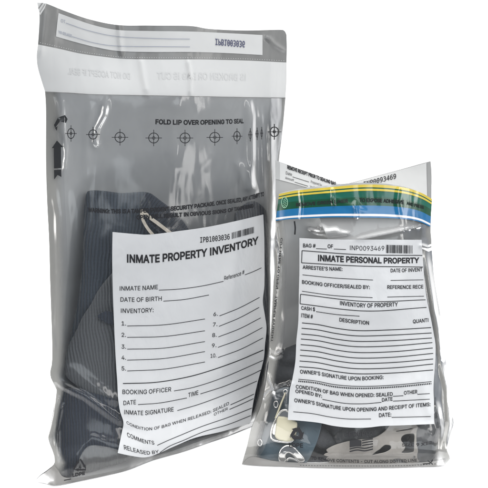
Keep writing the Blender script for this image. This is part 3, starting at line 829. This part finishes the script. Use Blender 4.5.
patch('receipt', coons([(279.8, 162)] + rt[1:], [(279.8, 180)] + rb[1:], [(279.8, 162), (279.8, 180)], [rt[-1], rb[-1]], 60, 16), FL, .0005, M['panel'], flap)
patch('receipt', coons([(341, 184.6), (350, 183.4), (375, 176.8), (400, 170), (426.4, 162.8)], [(341, 244), (360, 238), (390, 233), (428, 224.5)], [(341, 184.6), (341, 244)], [(426.4, 162.8), (427, 190), (428, 224.5)], 60, 40), FL, .0005, M['panel'], flap)
pr = Print()
pr.text('REMOVE RECEIPT PRIOR TO SEALING BAG', [(287.4, 168.6), (310, 176.4), (336, 185.6)], 3.4, bold=.035)
pr.text('Date', [(286, 174.2), (292, 176)], 3.0); pr.line([(292.6, 176.8), (309, 182)], .45)
pr.text('Prepared by', [(311, 182.8), (322, 186.4)], 2.6)
pr.text('Amount', [(285.4, 179), (294, 181.4)], 2.6); pr.line([(294.6, 182), (308, 186.2)], .45)
pr.text('Verified by', [(310, 187.6), (320, 190.6)], 2.4)
pr.build('printed_text', FL, .0010, M['ink'], flap)
pr = Print()
pr.text('INP0093469', [(363.5, 186.6), (396, 178.4)], 4.8, bold=.008, fn='DejaVuSansMono.woff2')
pr.build('serial_number', FL, .0010, M['ink_grey'], flap)

DB = lambda px, py: D2(px, py) + .0045
patch('added_pale_patch', coons([(318, 214), (350, 213), (390, 213), (429, 217)], [(330, 246), (350, 242), (390, 234), (429, 224.6)], [(318, 214), (325, 232), (330, 246)], [(429, 217), (429, 224.6)], 50, 20), DB, 0, M['pale_patch'], bag2)  # pale panel added inside the film to lighten this area
# striped seal tape
st_l = lambda y: (279 - (y - 194) * .125, y)
def stripe(name, f0, f1, mat, eps, parent):
    """f0..f1: fractions of the tape's height (0 top, 1 bottom)"""
    xs = [0, .08, .15, .35, .55, .70, .82, .92, 1]
    top = [(279, 194), (290, 191.6), (301, 190), (331.7, 187), (362, 184.6), (387, 185.2), (407.4, 188.2), (421.7, 193), (432, 199)]
    bot = [(275.7, 220.8), (288, 219.4), (300, 218.6), (331.5, 217.4), (362, 217.6), (387, 218), (407, 219.4), (420, 222), (430.2, 226.6)]
    t, b = np.array(top), np.array(bot)
    A, B = t + (b - t) * f0, t + (b - t) * f1
    n = max(3, int((f1 - f0) * 28))
    return patch(name, coons(A, B, [A[0], B[0]], [A[-1], B[-1]], 130, n), D2, eps, mat, parent)
tape = stripe('seal_tape', 0, 1, M['green'], .0004, bag2)
tape['label'] = 'glossy seal tape striped yellow, green, blue and white'
stripe('yellow_stripe', .0, .085, M['yellow'], .0007, tape)
stripe('yellow_stripe', .125, .19, M['yellow'], .0007, tape)
stripe('dark_green_stripe', .38, .635, M['green2'], .0007, tape)
stripe('blue_stripe', .635, .885, M['blue'], .0007, tape)
stripe('white_stripe', .885, .955, M['white_tape'], .0007, tape)
stripe('blue_stripe', .955, 1.0, M['blue'], .0008, tape)
pr = Print()
pr.text('REMOVE GREEN LINER', [(296, 206.4), (320, 204.4), (348, 202.4)], 3.2, bold=.02)
pr.text('TO EXPOSE ADHESIVE', [(359.5, 201.8), (380, 202.2), (404, 204)], 3.4, bold=.03)
pr.text('AND PRESS', [(407, 204.6), (424, 209)], 3.0, bold=.02)
pr.build('tape_text', D2, .0011, M['ink'], tape)
pr = Print()
pr.ring(284.6, 202.4, 3.0, 5.4, .7)
for k in range(-2, 3): pr.line([(282.6 + abs(k) * .3, 203 + k * 1.8 + 1), (286.8 - abs(k) * .3, 201.4 + k * 1.8)], .5)
lm = solid('pale_green_ink', (.22, .42, .28), .4)
pr.build('leaf_emblem', D2, .0012, lm, tape)

# film printing
pr = Print()
pr.line([(294.4, 221.2), (295.2, 228), (294.8, 234.6)], 1.5)
pr.build('black_mark', D2, .0006, M['ink'], bag2); pr = Print()
# vertical microprint down the left seam
def vtext(pr, body, p0, p1, h):
    V, F = glyphs(body, .02)
    a, b = np.array(p0, float), np.array(p1, float)
    d = b - a; n = np.array([-d[1], d[0]]) / np.hypot(*d)
    pr.add(a + d * V[:, :1] - n * (V[:, 1:] * h) * -1, F)
vtext(pr, 'CUT HERE TO OPEN - TAMPER EVIDENT', (282.6, 238), (272.6, 342), 1.9)
pr.build('seam_text', D2, .0006, M['ink_grey'], bag2); pr = Print()
pr.text('SECURITY', [(344.5, 436.4), (376, 435.6)], 4.0, bold=.03)
pr.build('film_text', D2, .0006, M['ink_grey'], bag2); pr = Print()
pr.text('TO REMOVE CONTENTS - CUT ALONG DOTTED LINE', [(311, 459.4), (330, 461.6), (360, 462.8), (390, 462.8), (417, 461.6)], 2.7, bold=.02)
pr.build('film_text', D2, .0006, M['ink_grey'], bag2); pr = Print()
pr.text('SIZE 9 X12', [(402, 446.4), (420, 446), (432, 443.8)], 3.0, bold=.02)
pr.build('size_text', D2, .0006, M['ink_grey'], bag2); pr = Print()
pr.line([(423, 464), (430, 463.4), (433, 460)], .7); pr.line([(428, 461), (433, 464.4)], .7)
pr.dashes([(300, 465.4), (345, 466), (400, 465.8), (436, 464)], .4, 1.4, 1.4)
pr.build('cut_line', D2, .0006, M['ink_grey'], bag2); pr = Print()
recycle(pr, 297, 434, 7.4, 3.4)
pr.text('LDPE', [(289, 447), (303, 447.6)], 4.0, bold=.03)
pr.build('recycling_mark', D2, .0006, M['ink'], bag2); pr = Print()
# flag
pr.poly([(349.6, 440.5), (358, 439.6), (361.5, 440.4), (361.5, 446.6), (356, 446.4), (349.6, 447.6)])
for k in range(5):
    y = 440.4 + k * 2.5; x0 = 362 if k < 3 else 349.6
    pr.line([(x0, y + (.2 if x0 > 355 else 2.0)), (366, y - .6), (373, y - 1.6)] if x0 > 355 else [(x0, y + 1.2), (357, y - .4), (365, y + .4), (373, y - 1.4)], 1.3)
pr.build('flag_emblem', D2, .0006, M['ink_grey'], bag2)

# ---- personal property form
lt = [(299.4, 238), (320, 239), (345, 239.6), (380, 239.6), (421.6, 239.8)]
lb = [(287.8, 419.8), (305, 421.2), (320, 423), (333, 425.8), (349, 427.6), (367, 427.6), (382, 426), (400, 425.4), (434.2, 424)]
ll = [(299.4, 238), (299.4, 270), (298.9, 290), (298.4, 320), (296.4, 340.5), (295.4, 361), (292.3, 379.4), (289.8, 390), (288.6, 406), (287.8, 419.8)]
lr = [(421.6, 239.8), (423, 260.7), (424.5, 281), (426.6, 297.6), (431.2, 320), (433.4, 332), (435.6, 346.6), (434.8, 367), (433.4, 387.6), (434, 402), (434.2, 424)]
lab2 = patch('property_form', coons(lt, lb, ll, lr, 120, 150), D2, .0005, M['label'], bag2)
pr = Print()
T = lambda s, b, h=3.5, bold=.016, **k: pr.text(s, b, h, bold=bold, **k)
T('BAG #', [(303, 247.2), (315.6, 247.6)], 3.6); pr.line([(316, 248.6), (326.8, 249)]); T('OF', [(327.6, 248), (333, 248.2)], 3.6); pr.line([(333.8, 249), (346, 249.5)])
T('INP0093469', [(350, 250), (367, 250.6), (384.3, 250.5)], 4.6, bold=0)
def box(tl, tr, bl_, br_, midt, midb):
    pr.line([tl, midt, tr], .7); pr.line([bl_, midb, br_], .7); pr.line([tl, bl_], .7)
box((302, 250.6), (422.4, 255.4), (301.5, 262.8), (423, 267), (360, 254.6), (360, 266))
pr.text('INMATE PERSONAL PROPERTY', [(318, 260.8), (340, 261.8), (370, 262.9), (395, 263.2), (419.4, 262.8)], (5.8, 5.1), bold=.03)
T("ARRESTEE'S NAME:", [(302.6, 268.8), (322, 270.2), (342.5, 270.8)]); pr.line([(302.5, 274.8), (335, 278), (373, 280)])
T('DATE OF INVENT', [(390.7, 272.2), (406, 272), (422.4, 271.2)]); pr.line([(390.7, 280.4), (423.4, 279.8)])
T('BOOKING OFFICER/SEALED BY:', [(302, 283.6), (335, 287.4), (369.8, 289)]); pr.line([(302, 291.2), (335, 295.6), (372.6, 297.6)])
T('REFERENCE RECE', [(387.3, 288.8), (405, 288.8), (423.4, 288.4)]); pr.line([(387.3, 297), (424, 296.2)])
box((300.5, 294.2), (425.6, 299.8), (300, 303.8), (426.6, 307.4), (365, 301.4), (365, 311))
T('INVENTORY OF PROPERTY', [(340, 305), (365, 307.4), (398, 306.2)], 4.0)
T('CASH $', [(301.2, 309.6), (315, 311.2)]); pr.line([(316, 311.6), (337, 314.6), (359.5, 316.2)])
T('ITEM #', [(301.2, 317.2), (312.8, 318.6)], 3.8); T('DESCRIPTION', [(339.4, 321.4), (355, 323.6), (369, 324.8)], 3.6); T('QUANTI', [(413, 323.4), (428.4, 321.8)], 3.6)
yl = [322.9, 328.2, 334, 339, 344.6, 350, 355.4, 361, 366.7]; ym = [330.7, 336, 341.5, 346.8, 352.6, 358.1, 363.4, 368.8, 373.9]; yr = [327.6, 333, 338, 342.6, 348, 353.4, 359, 364, 370]
for k in range(9):
    x0, x1 = 302 - k * .35, 431.2 + min(k, 5) * .4
    pr.line([(x0, yl[k]), (318, yl[k] + (ym[k] - yl[k]) * .22), (338, yl[k] + (ym[k] - yl[k]) * .72), (360, ym[k]), (395, ym[k] - 1.0), (x1, yr[k])], .75)
T("OWNER'S SIGNATURE UPON BOOKING:", [(300, 373.4), (316, 374.8), (331, 377.6), (355, 380.4), (383.6, 379)], 3.6)
pr.line([(298.4, 379.2), (316, 381), (336, 384.8), (362, 386.4), (395, 385), (431.6, 381.6)], .6)
pr.dashes([(298.4, 381.2), (316, 383), (336, 387), (362, 388.4), (395, 387), (431.4, 383.6)], 1.5, 1.1, .75)
T('CONDITION OF BAG WHEN OPENED: SEALED', [(295.8, 388.4), (312, 390.4), (331, 394.4), (355, 397), (380, 396.6), (392.8, 395.8)], 3.5); pr.line([(393, 396.4), (403.4, 395.8)])
T('OTHER', [(404, 394.8), (417.4, 393.4)]); pr.line([(417.4, 394.4), (429.8, 393.6)])
T('OPENED BY:', [(295.4, 392.8), (308, 394.6), (322, 398)], 3.3); pr.line([(322.4, 399.4), (345, 403.4), (365, 403.8), (381.5, 402.4)])
T('DATE', [(382, 401.8), (392.6, 400.6)]); pr.line([(393, 401.2), (429.8, 399.2)])
T("OWNER'S SIGNATURE UPON OPENING AND RECEIPT OF ITEMS:", [(294.3, 402), (312, 404.4), (331, 408.6), (355, 411.4), (380, 410.6), (405, 408.4), (430.6, 406)], 3.6)
pr.line([(293.3, 411.8), (312, 413.6), (330, 417), (348, 419), (371, 419)]); T('DATE:', [(379, 417.2), (391.3, 416.4)], 3.8); pr.line([(391.7, 417.4), (430.8, 416.6)])
pr.build('printed_text', D2, .0008, M['ink'], lab2)
pr = Print(); barcode(pr, 386.2, 412.3, 253, 253.6, 8.2, 8); pr.build('barcode', D2, .0008, M['ink'], lab2)

# ---- contents of the small bag
def place(px, py, dy=.02):
    p = pt(px, py, D2); return (float(p[0]), float(p[1]) + dy, 0)
cl = pillow('dark_cloth', [(266, 378), (268, 362), (276, 352), (286, 348), (300, 343), (330, 338), (380, 345), (410, 370), (414, 420), (400, 450), (360, 458), (326, 462), (300, 460), (285, 440), (272, 412), (264, 398)],
            (340, 405), D2, .016, .010, .022, M['char_cloth'], None, .007, 17, 41)
cl['label'] = 'crumpled charcoal cloth in the shorter bag behind its form'; cl['category'] = 'cloth'
fo = pillow('black_strap', [(288, 432), (302, 424), (318, 424), (332, 436), (336, 447), (326, 449), (316, 446), (304, 436)], (316, 436), D2, .010, .003, .006, M['black_cloth'], None, .001, 12, 43)
fo['label'] = 'short black strap crossing diagonally below the personal property form'; fo['category'] = 'strap'

wal = thing('badge_wallet', 'slate blue vinyl badge holder with clear riveted edge at the left of the shorter bag', 'badge holder', place(280, 450))
plate('vinyl_panel', [(273, 396), (284, 388), (306, 392), (322, 402), (320, 430), (312, 452), (303, 463.5), (280, 461), (257.5, 456), (260, 445), (266, 422)], [], D2, .0100, .0012, .0005, M['slate'], wal)
plate('clear_edge', [(269.5, 392), (283, 391), (279, 412), (268, 438), (262, 452), (255.5, 455.5), (258, 440), (264, 418)], [], D2, .0070, .0006, .0003, M['vinyl'], wal)
tube('edge_bead', [(269.5, 391.5), (264, 418), (258, 440), (255.5, 455)], .0004, D2, .0062, M['vinyl'], wal)
tube('edge_bead', [(270, 391), (277, 395), (286, 398)], .0004, D2, .0062, M['vinyl'], wal)
for x, y in [(276, 404.3), (259.8, 442.8)]:
    a = np.linspace(0, 2 * np.pi, 16, endpoint=False)
    tube('rivet', [(x + 2.1 * math.cos(q), y + 3.2 * math.sin(q)) for q in a], .0006, D2, .0055, M['steel'], wal, closed=True, n=40)
clip = thing('badge_clip', 'steel clip with cream plastic jaw and thin rod on blue badge holder', 'clip', place(282, 430))
plate('jaw', [(278.6, 419.4), (281, 418), (288, 419.2), (294.6, 422.4), (295.8, 425), (294, 436.8), (292.4, 439.2), (287, 440), (279.4, 438.6), (276.6, 436.2), (276.4, 433)], [], D2, .0070, .0050, .0014, M['cream'], clip)
tube('bracket', [(289, 411.6), (285, 409.8), (280.6, 411.6), (277.4, 417), (273.4, 424), (271, 432), (271.6, 438.6), (277, 441.2), (289, 442.2), (294, 439)], .0011, D2, .0050, M['steel'], clip)
plate('bracket_plate', [(281, 411), (288, 412), (289, 418), (283, 417.4), (277.4, 426), (275.4, 434), (272.6, 433), (274.4, 424)], [], D2, .0065, .0010, .0004, M['steel'], clip)
tube('rod', [(285.6, 392.6), (281, 404), (275.4, 418.6)], .0009, D2, .0045, M['cream'], clip)
tube('rod_loop', [(285.6, 389.4), (287.4, 391.2), (286.4, 393.4), (284.2, 393.4), (283.4, 391)], .0005, D2, .0045, M['steel'], clip, closed=True, n=30)

rg = thing('steel_ring', 'shiny bent steel ring lying at the bottom left of the shorter bag', 'ring', place(290, 458))
plate('ring_band', [(280.4, 460.6), (279.8, 454.6), (282, 449.2), (286.4, 446.2), (291.4, 446.8), (296.4, 450.6), (303.4, 459.4), (299.6, 460.8), (293.6, 454.4), (289, 451.8), (285.4, 453.2), (284.2, 456.6), (284.6, 461)], [], D2, .0068, .0030, .0013, M['steel'], rg)
tube('ring_pin', [(286.4, 460.6), (289.4, 458.2), (295, 459.6), (300, 462.2)], .0011, D2, .0058, M['steel'], rg)

tp = plate('cutout_plate', [(327, 450), (334, 446), (342, 443.4), (349, 441.6), (360, 440), (373, 438.6), (383, 433.4), (389, 427), (394, 420), (410, 420), (416, 425.6), (420.4, 431), (422.4, 441), (422, 452), (418.6, 461.4),
            (410, 465.4), (390, 466), (360, 466), (338, 465.6), (329, 463.4), (331, 460.6), (326.4, 459), (329.4, 456.6), (324.6, 454.6), (329, 452.6)],
           [[(395.4, 430.4), (399, 429.8), (411.6, 427.6), (412.4, 429.4), (399.6, 431.8), (396, 432)],
            [(401, 437), (404.6, 434), (409, 433.2), (413.6, 433), (415, 436), (414.6, 444), (414.4, 450.6), (412, 452.8), (403.4, 453.8), (401, 452), (403.4, 449.6), (404.4, 446), (400.8, 441)],
            [(371, 455.8), (375, 451.6), (379, 449), (382.4, 446), (385.6, 444.3), (391, 445.4), (391.2, 449), (386, 452.4), (379, 454.2)],
            [(393, 459.4), (399, 458), (403.4, 460.4), (408, 463.2), (401, 463.6), (394.6, 462.6)],
            [(412.4, 457.6), (414, 455.4), (415.8, 456.4), (415.2, 458.8), (413.2, 459.4)]],
           D2, .0075, .0016, .0006, M['taupe'], None)
tp['label'] = 'taupe plate with rounded cut-out holes at the bottom right of the shorter bag'; tp['category'] = 'plate'

bt = thing('leather_belt', 'coiled black belt at lower right of the shorter bag beside taupe plate', 'belt', place(430, 455))
pillow('belt_band', [(434, 372), (438, 367), (443, 368), (446, 376), (446.4, 392), (445.4, 410), (442, 430), (437.4, 447), (434, 457), (428, 463.4), (417, 464.4), (414, 450), (416, 425), (426, 400)],
       (431, 420), D2, .0045, .004, .010, M['strap'], bt, .0008, 14, 51)
pillow('belt_band', [(345, 424), (370, 421), (398, 418), (402, 424), (392, 432), (380, 441), (366, 444), (340, 447), (332, 440)], (366, 433), D2, .0115, .004, .008, M['strap'], bt, .001, 14, 53)

# ------------------------------------------------------------------ light
w = bpy.data.worlds.new('World'); sc.world = w; w.use_nodes = True
nt = w.node_tree; nt.nodes.clear()
out = nt.nodes.new('ShaderNodeOutputWorld'); bg = nt.nodes.new('ShaderNodeBackground')
tc = nt.nodes.new('ShaderNodeTexCoord'); sx = nt.nodes.new('ShaderNodeSeparateXYZ')
nt.links.new(tc.outputs['Generated'], sx.inputs[0])
mr = nt.nodes.new('ShaderNodeValToRGB'); mr.color_ramp.interpolation = 'EASE'
ma = nt.nodes.new('ShaderNodeMath'); ma.operation = 'MULTIPLY_ADD'; ma.inputs[1].default_value = .5; ma.inputs[2].default_value = .5
nt.links.new(sx.outputs['Y'], ma.inputs[0]); nt.links.new(ma.outputs[0], mr.inputs[0])
e = mr.color_ramp.elements
e[0].position = .25; e[0].color = (.15, .17, .20, 1)
e[1].position = .72; e[1].color = (1.12, 1.12, 1.12, 1)
nt.links.new(mr.outputs[0], bg.inputs[0]); bg.inputs[1].default_value = 1.0
nt.links.new(bg.outputs[0], out.inputs[0])

def area(name, loc, target, sx_, sy_, power, col=(1, 1, 1)):
    l = bpy.data.lights.new(name, 'AREA'); l.shape = 'RECTANGLE'; l.size = sx_; l.size_y = sy_; l.energy = power; l.color = col
    o = bpy.data.objects.new(name, l); COL.objects.link(o); o.location = loc
    from mathutils import Vector
    o.rotation_euler = (Vector(target) - Vector(loc)).to_track_quat('-Z', 'Y').to_euler()
    return o
area('added_overhead_lamp', (0, 1.1, 2.2), (0, 1.1, 0), 4.2, 4.6, 185)  # unseen lamp added to overexpose the ground to plain white
area('added_key_lamp', (-1.3, -.15, .6), (-.05, .52, .22), .35, .9, 8, (1, .97, .93))  # unseen lamp added on the left for highlights along the film creases
area('added_strip_lamp', (1.25, -.3, .6), (.1, .52, .22), .2, .9, 4, (1, .98, .95))  # unseen narrow lamp added on the right for film highlights

area('window_softbox', (1.15, -1.3, .9), (-.05, .55, .25), .9, .9, 6.5, (.90, .96, 1))

# ------------------------------------------------------------------ render
sc.view_settings.view_transform = 'Standard'; sc.view_settings.look = 'None'; sc.view_settings.gamma = 1; sc.view_settings.exposure = 0.35
sc.render.engine = 'CYCLES'
sc.cycles.use_denoising = True
sc.cycles.transparent_max_bounces = 24; sc.cycles.max_bounces = 10; sc.cycles.diffuse_bounces = 5; sc.cycles.glossy_bounces = 5
sc.cycles.caustics_reflective = False; sc.cycles.caustics_refractive = False
sc.cycles.sample_clamp_indirect = 4
sc.render.film_transparent = False
